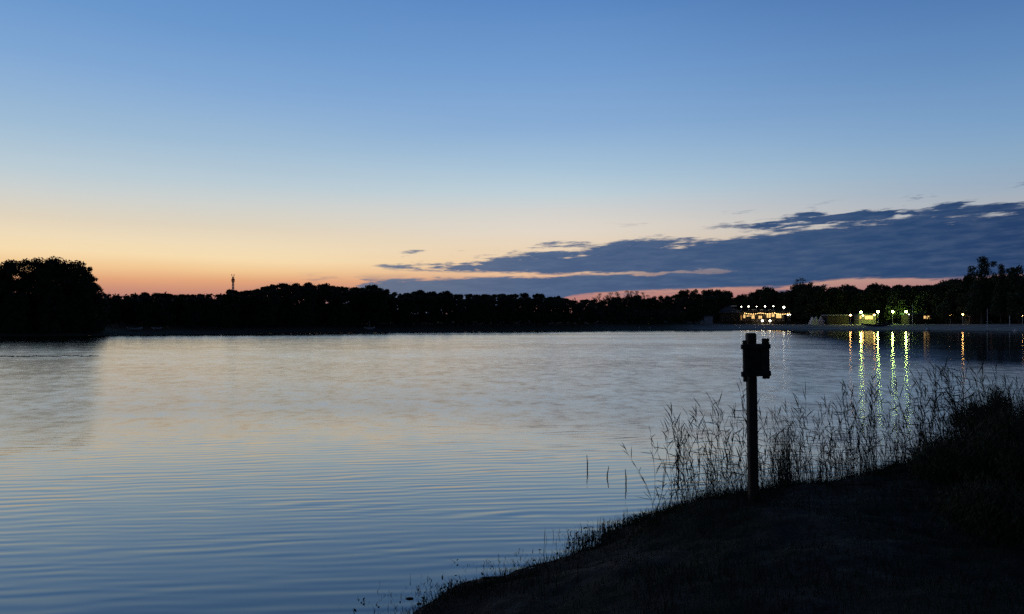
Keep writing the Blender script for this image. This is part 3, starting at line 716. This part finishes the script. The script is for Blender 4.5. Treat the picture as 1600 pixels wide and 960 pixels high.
hut('lit_kiosk', 1342, 1369, 490.8, 384, 5, 'roof', 'wall', 'small beach kiosk with bright yellow serving window between amber lamps', ((1351.5,1364.0,499.2,493.6),(1343.0,1346.0,498.5,493.8)))
hut('beach_hut', 1293, 1326, 492.0, 384, 6, 'pale', 'wood', 'low unlit beach hut with pale flat roof left of the amber lamp', (), 1.2)
hut('beach_hut', 1420, 1482, 489.4, 372, 7, 'greenroof', 'wood', 'long low hut with greenish roof and ragged lit windows right of the floodlights', ((1443.5,1447.0,498.0,493.8),(1448.5,1457.5,498.5,494.0),(1462.5,1466.5,502.0,494.0)), 2.0)
hut('boat_shed', 1099, 1114, 493.5, 372, 6, 'roof', 'pale', 'small pale shed under the trees left of the pavilion', (), 1.2)
hut('beach_hut', 1516, 1535, 493.5, 330, 5, 'roof', 'wood', 'small dark hut between the lone amber lamp and the tall thin pole', (), 1.0)

# pale folded tents
def tent(x0, x1, ytop, ybot, d, lab):
    k = d/F; X = ((x0+x1)/2-800)*k; zb_ = gz(X, d); h_ = EYE+(HZ-ytop)*k-zb_; w_ = (x1-x0)*k/2
    o = empty('beach_tent', (X, d, zb_), lab, 'tent', 'pale peaked tents on the beach')
    mb = MB(); mb.add([(-w_,-1.5,0),(w_,-1.5,0),(w_,1.5,0),(-w_,1.5,0),(w_*.25,-1.1,h_),(w_*.25,1.1,h_),(-w_*.2,-1.5,h_*.62),(-w_*.2,1.5,h_*.62)],
       [(0,1,4,6),(3,7,5,2),(0,6,7,3),(6,4,5,7),(1,2,5,4),(0,3,2,1)]); mb.build('canvas', M['white'], o)
    mb = MB(); mb.tube([(w_*.25,-1.12,0),(w_*.25,-1.12,h_+.25)], [.05,.04], 5); mb.build('tent_pole', M['wood'], o)
for i, (x0, x1, yt) in enumerate(((1264.5,1272,495.6),(1270.5,1278,495.2),(1278,1286,495.0),(1284.5,1291.5,495.6))):
    tent(x0, x1, yt, 504, 386 + i*.9, ('leftmost','second from left','third from left','rightmost')[i] + ' of the pale peaked tents left of the flat-roofed hut')

# ------------------------------------------------------------------ boats and small things
def hullmesh(L, Bm, H, n=14):
    mb = MB(); vs = []; fs = []
    for i in range(n+1):
        t = i/n*2-1; w_ = Bm/2*max(.04, 1-abs(t)**2.6); sh = H*(1+.35*t*t)
        for a in range(7):
            an = math.pi*a/6; vs.append((t*L/2, -math.cos(an)*w_*(.75+.25*abs(math.cos(an))), sh - math.sin(an)*H*(1-.55*abs(t)**3)))
        for a in range(6, -1, -1):
            an = math.pi*a/6; vs.append((t*L/2, -math.cos(an)*w_*.88*(.75+.25*abs(math.cos(an))), sh + .0 - math.sin(an)*H*.85*(1-.55*abs(t)**3)))
    K_ = 14
    for i in range(n):
        for a in range(K_): fs.append((i*K_+a, i*K_+(a+1)%K_, (i+1)*K_+(a+1)%K_, (i+1)*K_+a))
    fs += [tuple(range(K_-1,-1,-1)), tuple(n*K_+a for a in range(K_))]
    mb.add(vs, fs); return mb
def boat(x, d, L, Bm, H, lab, name='rowing_boat', rz=0, m='hull', z=None, mast_h=0):
    X = (x-800)/F*d; zb_ = gz(X, d) if z is None else z
    o = empty(name, (X, d, zb_), lab, 'boat', None, rz)
    hullmesh(L, Bm, H).build('hull', M[m], o, False)
    for t in (-.25, .2):
        mb = MB(); mb.box((t*L, 0, H*.72), (L*.06, Bm*.8, .06)); mb.build('bench', M['wood'], o)
    if mast_h:
        mb = MB(); mb.tube([(0,0,.1),(0,0,mast_h)], [.06,.03], 5); mb.build('mast', M['steel'], o)
    return o
boat(1370, 346, 15, 3.2, 1.1, 'long low dark boat drawn up on the beach below the floodlights', 'flat_boat', .05)
boat(577, D(577)+6, 3.6, 1.5, .8, 'small pale sailing dinghy on the far shore below the wooded rise', 'sailing_dinghy', .2, 'pale', None, 3.0)
boat(210, D(210)+7, 3.6, 1.3, .7, 'faint pale boat on the dark shore, left of its twin', 'rowing_boat', .3, 'pale')
boat(245, D(245)+8, 3.2, 1.3, .6, 'faint pale boat on the dark shore, right of its twin', 'rowing_boat', -.3, 'pale')
# round buoy raft before the long hut
d = 292.0; X = (1450-800)/F*d
o = empty('swim_raft', (X, d, 0), 'small rounded grey raft floating off the beach before the long hut', 'raft')
mb = MB(); mb.lathe((0,0,-.15), [(.8,0),(1.0,.15),(1.0,.45),(.8,.55)], 12); mb.build('float_ring', M['hull'], o)
mb = MB(); mb.lathe((0,0,.4), [(.7,0),(.62,.5),(.35,.9),(.06,1.05)], 12); mb.build('dome_cover', M['pale'], o)
# tall thin pole on a float
d = 262.0; X = (1543-800)/F*d
o = empty('marker_pole', (X, d, 0), 'tall thin pale pole rising from a small float at the right', 'pole')
mb = MB(); mb.lathe((0,0,-.1), [(.7,0),(.8,.1),(.5,.3),(.1,.55)], 10); mb.build('float', M['hull'], o)
mb = MB(); mb.tube([(0,0,.3),(0,0,EYE+(HZ-482)/F*d)], [.085,.06], 6); mb.build('pole', M['steel'], o)
mb = MB(); mb.box((0,0,EYE+(HZ-503)/F*d), (.55,.25,.35), bev=.05); mb.build('pole_sleeve', M['pale'], o)
# white pedal boat at the right edge, swan-necked outline
d = 246.0; X = (1587-800)/F*d
o = empty('pedal_boat', (X, d, -.05), 'small white pedal boat with raised prow floating near the right edge', 'boat')
hullmesh(1.9, 1.1, .45).build('hull', M['white'], o)
mb = MB(); mb.tube([(-.25,0,.35),(-.2,0,.8),(.0,0,1.15),(.25,0,1.35)], [.30,.20,.14,.10], 8); mb.build('prow', M['white'], o, True)
mb = MB(); mb.box((.45,0,.55), (.5,.8,.35), bev=.08); mb.build('seat', M['white'], o)
# short white posts
for x_, yt, dd, lab in ((999,511.0,5,'left of two short pale posts at the far waterline'),(1015.5,511.2,5,'right of two short pale posts at the far waterline'),(1426,475.5,62,'short white flagpole right of the green floodlights'),(1578,494.0,40,'short white post on the beach near the right edge')):
    d = D(x_)+dd; X = (x_-800)/F*d; z_ = gz(X, d); h_ = EYE+(HZ-yt)/F*d - z_
    o = empty('white_post', (X, d, z_), lab, 'post')
    mb = MB(); mb.tube([(0,0,-.2),(0,0,h_*.6),(0,0,h_)], [.13,.12,.10], 6); mb.build('shaft', M['white'], o)
    mb = MB(); mb.lathe((0,0,h_+.002), [(.14,0),(.14,.08),(.04,.16)], 8); mb.build('cap', M['pale'], o)
# line of drifting weed on the left
mb = MB(); rr = random.Random(3)
for i in range(260):
    t = rr.random(); d = 52.3 + 1.3*t + .5*math.sin(t*19) + .35*math.sin(t*47+1) + rr.gauss(0, .22); X = (-6 + 158*t**1.1 - 800)/F*d
    a = rr.uniform(-.3,.3); l_ = rr.uniform(.1,.4); h_ = rr.uniform(.01,.05)
    mb.box((X, d, 0), (l_, rr.uniform(.04,.12), h_), a)
tag(mb.build('drift_weed', M['weed']), 'thin brown line of drifting weed on the water at left', 'weed', None, 'stuff')

# ------------------------------------------------------------------ signpost
d = 7.1; k = d/F
pb = at(1177.5, HZ, d); zb_ = bz(pb.x, d)
sp = empty('signpost', (pb.x, d, zb_), 'dark wooden signpost with square framed board at the bank edge', 'signpost')
def spt(x, y): return Vector(((x-1177.5)*k, 0, EYE+(HZ-y)*k - zb_))
mb = MB(); a_, b_ = spt(1177.6, 800), spt(1173.2, 520.5)
dirp = (b_-a_).normalized(); rotm = Vector((0,0,1)).rotation_difference(dirp).to_matrix()
mb.box((a_+b_)/2, (.085,.085,(b_-a_).length), bev=.009, rot=rotm); mb.build('post', M['sign'], sp)
fr = Matrix.Rotation(R(-1.2), 3, 'Y') @ Matrix.Rotation(R(8), 3, 'Z')
def pl(name, x0, x1, y0, y1, yo, th, par=sp, bev=.005):
    k2 = (d+yo-th/2)/F; p_ = Vector((((x0+x1)/2-800)*k2 - pb.x, yo, EYE+(HZ-(y0+y1)/2)*k2 - zb_))
    mb = MB(); mb.box(p_, ((x1-x0)*k2, th, (y1-y0)*k2), bev=bev, rot=fr); return mb.build(name, M['sign'], par)
bd = pl('board', 1163.6, 1202.2, 537.5, 587.5, -.062, .022)
pl('upright_batten', 1162.2, 1168.0, 532.0, 597.3, -.092, .034)
pl('upright_batten', 1192.3, 1203.0, 529.0, 592.4, -.092, .034)
pl('cross_batten', 1158.0, 1205.8, 538.4, 545.6, -.128, .034)
pl('cross_batten', 1158.4, 1206.6, 580.6, 588.8, -.128, .034)

# ------------------------------------------------------------------ reeds
def reed_proto(seed, plume=False):
    rr = random.Random(seed); st, lf = MB(), MB(); H = 1.0
    bend = rr.uniform(.06, .20); kink = rr.uniform(-.03, .03)
    def ax_(t): return Vector((-bend*t**2 + kink*math.sin(t*5), rr.uniform(0,0), t*H))
    pts = [ax_(t/8) for t in range(9)]
    st.tube(pts, [.0030*(1-.7*i/8) for i in range(9)], 5)
    n = rr.randrange(11, 18)
    for j in range(n):
        t = .22 + .78*(j+.5*rr.random())/n; p = ax_(t); side = 1 if rr.random() < .22 else -1
        L = rr.uniform(.10, .24)*(1.15-.45*t); a = R(rr.uniform(9, 34)); yaw = rr.uniform(-.9, .9)
        dr = Vector((side*math.sin(a)*math.cos(yaw), math.sin(a)*math.sin(yaw), math.cos(a)))
        if rr.random() < .14: dr = Vector((side*.8, .2, -.25 + rr.random()*.3)).normalized()
        w_ = dr.cross(Vector((.3, 1, .1))).normalized()*rr.uniform(.0022, .0044); dro = Vector((side*.02, 0, -.035))*rr.random()
        m1, m2, tip = p+dr*L*.3, p+dr*L*.68+dro*.5, p+dr*L+dro
        lf.add([p, m1-w_, m1+w_, m2-w_*.8, m2+w_*.8, tip], [(0,1,2),(1,3,4,2),(3,5,4)])
    root = bpy.data.objects.new('reed', None); COL.objects.link(root)
    st.build('stalk', M['reed'], root); lf.build('leaves', M['reed'], root)
    if plume:
        pm = MB()
        for j in range(26):
            t = .84+.17*rr.random(); p = ax_(t) if t < 1 else ax_(1)+Vector((-.02,0,t-1))
            dr = Vector((-.5+rr.uniform(-.35,.35), rr.uniform(-.4,.4), 1)).normalized()*rr.uniform(.03,.075); w_ = dr.cross(Vector((0,1,0))).normalized()*.003
            pm.add([p-w_, p+w_, p+dr+w_, p+dr-w_], [(0,1,2,3)])
        pm.build('plume', M['reed'], root)
    return root
RP = [reed_proto(100+i) for i in range(9)]
used_r = set()
def reed(x, ytop, dshore, lab, grp, lean=0.0, p=None, z=None):
    X, Y = (x-800)/F*dshore, dshore; zb = max(bz(X, Y), -.12) if z is None else z
    h_ = EYE + (HZ-ytop)/F*dshore - zb
    p = p or RP[rnd.randrange(len(RP))]
    if p.name in used_r: o = copy_tree(p)
    else: o = p; used_r.add(p.name)
    s_ = h_*1.03
    o.location = (X, Y, zb-.02); o.scale = (s_*rnd.uniform(.85,1.2), s_, s_)
    o.rotation_euler = (rnd.uniform(-.06,.06), -lean, rnd.uniform(-.55, .55))
    return tag(o, lab, 'reed', grp)
TIP = [(970,715),(990,700),(1020,668),(1045,640),(1075,645),(1110,622),(1130,628),(1152,612),(1175,640),(1200,640),(1232,618),(1265,640),(1300,612),(1330,592),(1365,606),(1400,592),(1430,582),(1460,580),(1500,572),(1560,570)]
SD = [(980,7.9),(1000,8.0),(1150,9.0),(1300,9.9),(1480,11.2),(1600,12.2)]
def reed_group(n, x0, x1, lab, grp, j0=0.0):
    for i in range(n):
        x_ = x0+(x1-x0)*(i+rnd.random())/n; d_ = interp(x_, SD) + rnd.uniform(-.35, .55)
        tp = interp(x_-14, TIP); base = 780 - (x_-1000)*.13
        y_ = tp + (base-tp)*(rnd.random()**1.6)*.55 + rnd.uniform(-4, 6)
        ln = rnd.gauss(-.12, .12)
        if rnd.random() < .13: ln = rnd.choice((-1, 1, -1))*rnd.uniform(.4, .95); y_ = max(y_, tp + (base-tp)*.45)
        reed(x_, y_, d_, lab, grp, ln)
reed_group(44, 1052, 1166, 'thin dark reed in the clump left of the signpost', 'reeds left of the signpost')
reed_group(7, 1000, 1056, 'sparse reed standing in the water left of the reed clump', 'outermost reeds')
reed_group(38, 1186, 1275, 'thin dark reed in the loose clump right beside the signpost', 'reeds right beside the signpost')
reed_group(62, 1275, 1425, 'thin dark reed in the dense middle stretch of the reed bed', 'reeds in the middle stretch')
reed_group(86, 1425, 1600, 'dark leafy reed in the thick bed before the right bushes', 'reeds before the right bushes')
for x_, y_, d_, lean, lab in ((1012,676,8.3,-.22,'leaning reed standing apart at the left end of the reeds'),(1018,662,8.6,-.30,'forked reed bending left at the outer edge of the reeds'),
        (1046,640,8.8,-.20,'tall reed at the outer left of the clump, bent over leftward'),(1166,604,8.4,-.16,'tallest reed touching the signpost from its left'),
        (1242,612,9.4,-.20,'tall arching reed a short way right of the signpost'),(1345,588,10.0,-.22,'tall reed in front of the green light streaks'),(1440,578,10.9,-.26,'tall leaning reed right of the green light streaks')):
    reed(x_, y_, d_, lab, None, lean)
# broken stalks in open water
for x_, yt, yb, lab, kn in ((917,711,734,'leftmost broken stalk standing alone in the open water',.01),(952,729,746,'short bent stalk between the two straight ones in open water',-.03),(977,733,757,'rightmost broken stalk in open water before the leaning reeds',.012)):
    d_ = EYE*F/(yb-HZ); X = (x_-800)/F*d_; h_ = (yb-yt)/F*d_
    o = empty('reed_stump', (X, d_, -.05), lab, 'reed')
    mb = MB(); mb.tube([(0,0,-.2),(kn,0,h_*.5),(0 if kn > 0 else kn*.2,0,h_+.05)], [.010,.009,.004], 5); mb.build('stalk', M['reed'], o)
    mb = MB(); w_ = .006; mb.add([(kn-w_*.3,0,h_*.55),(kn+w_,0,h_*.62),(kn*.5+.03,.01,h_*1.02)], [(0,1,2)]); mb.build('leaves', M['reed'], o)

# fine stems and sedge between the reeds (nobody could count them)
rr = random.Random(9); mb = MB()
def blade(mb, p, h_, w_, lean, rr):
    a = rr.uniform(0, 6.28); wv = Vector((math.cos(a), math.sin(a)*.4, 0))*w_; p = Vector(p)
    m1 = p + Vector((lean.x*.3, lean.y*.3, h_*.5)); tip = p + Vector((lean.x, lean.y, h_))
    mb.add([p-wv, p+wv, m1+wv*.7, m1-wv*.7, tip], [(0,1,2,3),(3,2,4)])
for i in range(3000):
    x_ = 1035 + 560*rr.random()**.85; d_ = interp(x_, SD) + rr.gauss(0, .35); X = (x_-800)/F*d_; z_ = max(bz(X, d_), -.1)
    dn = .5 if x_ < 1100 else 1.0
    h_ = rr.uniform(.12, .66)*(dn + .85*max(0, (x_-1330)/250)); blade(mb, (X, d_, z_-.02), h_, rr.uniform(.0016,.0034), Vector((rr.gauss(-.10,.14)*h_*1.4, rr.gauss(0,.1), 0)), rr)
for i in range(1700):            # tall grass that thickens into a dark mass at the right edge
    x_ = 1640 - 190*rr.random()**1.5; d_ = rr.uniform(9.0, 12.6); X = (x_-800)/F*d_; z_ = bz(X, d_)
    top_ = EYE + (HZ - interp(x_, [(1450,690),(1500,622),(1545,588),(1640,574)]) - rr.gauss(0, 9))/F*d_
    h_ = max(.2, (top_-z_)*rr.uniform(.55, 1.0)); blade(mb, (X, d_, z_-.02), h_, rr.uniform(.002,.0045), Vector((rr.gauss(-.12,.14)*h_, rr.gauss(0,.1), 0)), rr)
for i in range(260):             # tussock at the foot of the signpost
    a = rr.uniform(0, 6.28); o_ = rr.uniform(.03, .22); X, d_ = 2.315+math.cos(a)*o_, 7.08+math.sin(a)*o_*.8; h_ = rr.uniform(.05, .17)
    blade(mb, (X, d_, bz(X, d_)-.02), h_, .0026, Vector((math.cos(a)*h_*.5+rr.gauss(0,.02), math.sin(a)*h_*.4, 0)), rr)
for i in range(190):             # the tufts at the foot of the signpost's right-hand neighbour
    x_ = rr.gauss(1226, 9); d_ = 8.3+rr.gauss(0,.10); X = (x_-800)/F*d_; z_ = bz(X, d_)
    h_ = rr.uniform(.25,.95); blade(mb, (X, d_, z_-.02), h_, .0026, Vector((rr.gauss(0,.16)*h_, rr.gauss(0,.1), 0)), rr)
tag(mb.build('sedge', M['reed']), 'fine dark sedge filling the reed bed along the bank', 'sedge', None, 'stuff')

# turf on the bank
mb = MB(); rs2 = random.Random(21); cnt = 0
N = 120000
cx_ = np.array([rs2.uniform(-3.2, 10.5) for _ in range(N)]); cy_ = np.array([rs2.uniform(3.0, 13.0) for _ in range(N)])
sd_ = sdist(cx_, cy_); zz = bank_z(cx_, cy_); dn_ = vnoise(cx_, cy_, 1.0, 31) + vnoise(cx_, cy_, 3.1, 32)*.7
for i in range(N):
    if sd_[i] < .12 or zz[i] < .03 or abs(cx_[i]) > .78*cy_[i]+.6: continue
    dens_ = 1.0 if sd_[i] < .8 else .75
    t_ = dn_[i] + (.40 if cx_[i] > .8 else .1) - (.15 if cx_[i] < -.4 else 0)
    if t_ < rs2.uniform(-.15, .45): continue
    h_ = rs2.uniform(.02, .085)*(1.5 if sd_[i] < 1.0 else 1.0)*(1 + 1.3*max(0, t_-.35))
    blade(mb, (cx_[i], cy_[i], zz[i]-.006), h_, rs2.uniform(.0018,.0034), Vector((rs2.gauss(0,.4)*h_, rs2.gauss(0,.4)*h_, 0)), rs2); cnt += 1
for i in range(420):
    j = rs2.randrange(4, 15); t = rs2.random(); a = Vector(NS[j]); b_ = Vector(NS[j+1]); p = a.lerp(b_, t); nv = Vector((-(b_-a).y, (b_-a).x)).normalized()
    o_ = -rs2.uniform(.05, .9) if p.x > .6 else -rs2.uniform(-.02, .35); cx0, cy0 = p.x+nv.x*o_, p.y+nv.y*o_
    hh = rs2.uniform(.05, .15) if p.x > .6 else rs2.uniform(.03, .08)
    for q_ in range(rs2.randrange(8, 26)):
        X, Y = cx0+rs2.gauss(0,.05), cy0+rs2.gauss(0,.05); h_ = hh*rs2.uniform(.5, 1.15)
        blade(mb, (X, Y, max(bz(X, Y), -.02)-.006), h_, rs2.uniform(.0018,.0034), Vector((rs2.gauss(0,.45)*h_, rs2.gauss(0,.4)*h_, 0)), rs2)
tag(mb.build('grass', M['grass']), 'short dark grass growing over the bank in the foreground', 'grass', None, 'stuff')
# little sprouts and litter along the wet edge
mb = MB(); rs3 = random.Random(8)
for i in range(6500):
    j = rs3.randrange(3, 13); t = rs3.random(); a = Vector(NS[j]); b_ = Vector(NS[j+1]); p = a.lerp(b_, t); nrm_ = Vector((-(b_-a).y, (b_-a).x)).normalized()
    o_ = rs3.gauss(.02, .17); X, Y = p.x + nrm_.x*o_, p.y + nrm_.y*o_
    cl = vnoise(np.array([X]), np.array([Y]), 2.3, 41)[0]
    if cl < rs3.uniform(-.35, .25): continue
    z_ = max(bz(X, Y), -.02); h_ = rs3.uniform(.02, .10)*(1.5 if X > .3 else .8)
    blade(mb, (X, Y, z_-.01), h_, rs3.uniform(.002,.005), Vector((rs3.gauss(-.01,.03), rs3.gauss(0,.03), 0)), rs3)
    if rs3.random() < .25:
        q_ = Vector((X, Y, z_+h_*.6)); l_ = rs3.uniform(.008, .022); u = rdir(rs3)*l_; w_ = rdir(rs3).cross(u).normalized()*l_*.5
        mb.add([q_-u, q_+w_, q_+u, q_-w_], [(0,1,2,3)])
tag(mb.build('shore_sprouts', M['grass']), 'sparse low sprouts along the wet edge of the bank', 'ground cover', None, 'stuff')
# stones and scraps at the edge
for i, (x_, y_, s_, lab) in enumerate(((640,936,.022,'flat dark stone at the wet edge, bottom middle'),(655,944,.016,'small stone beside the flat one at the wet edge'),(760,905,.03,'dark clod at the waterline below the sprouts'),(832,892,.02,'pale pebble on the mud near the grass edge'))):
    d_ = EYE*F/(y_-HZ); X = (x_-800)/F*d_; z_ = max(bz(X, d_), 0)
    mb = MB(); mb.lathe((0,0,-s_*.2), [(s_*.5,0),(s_,s_*.25),(s_*.85,s_*.5),(s_*.3,s_*.65)], 9)
    rq = random.Random(i); mb.v = [(a*rq.uniform(.8,1.2)*1.5, b*rq.uniform(.8,1.2), c2*rq.uniform(.9,1.1)) for a, b, c2 in mb.v]
    o = mb.build('stone', M['steel'] if i == 3 else M['sign'], None, True); o.location = (X, d_, z_); tag(o, lab, 'stone')

# ------------------------------------------------------------------ bushes at the right
def bush(x, ytop, d, w, lab, seed, leaf=.05, n=2600):
    rr = random.Random(seed); X = (x-800)/F*d; z_ = bz(X, d); h_ = EYE+(HZ-ytop)/F*d - z_
    o = empty('bush', (X, d, z_), lab, 'bush', 'bushes at the right end of the bank')
    st, cr = MB(), MB(); per = n//16
    for i in range(60):
        a = rr.uniform(0, 6.28); e_ = rr.random()**.5; zt_ = h_*(1-.55*e_**2)*rr.uniform(.55, 1.0)
        tip = Vector((math.cos(a)*w*e_, math.sin(a)*w*.8*e_, zt_)); base = Vector((math.cos(a)*w*.25*e_, math.sin(a)*w*.2*e_, -.05)); m_ = base.lerp(tip, .5) + Vector((0,0,h_*.08))
        st.tube([base, m_, tip], [.010,.007,.002], 4)
        for j in range(per):
            t = rr.uniform(.25, 1.05); p = base.lerp(m_, t*2) if t < .5 else m_.lerp(tip, t*2-1)
            p = p + rdir(rr)*rr.uniform(0, .16); u = rdir(rr, 1.3)*leaf*1.5*rr.uniform(.6,1.4); w_ = rdir(rr).cross(u).normalized()*leaf*.07
            cr.add([p, p+u*.5+w_, p+u, p+u*.5-w_], [(0,1,2,3)])
    st.build('stems', M['bark'], o); cr.build('foliage', M['shrub'], o)
bush(1585, 612, 10.6, 1.0, 'tall leafy bush rising behind the reeds at the right edge', 1, .07, 5200)
bush(1530, 700, 9.4, .8, 'bushy clump between the reeds and the tall right bush', 2, .06, 4200)
bush(1600, 640, 8.0, .95, 'dense bush cut by the right edge of the picture', 3, .06, 5200)
bush(1490, 705, 8.6, .55, 'low bush at the foot of the reeds, left of the taller bushes', 4, .05, 2600)
bush(1570, 760, 6.0, .55, 'low dark bush nearest the camera at right', 5, .045, 3400)
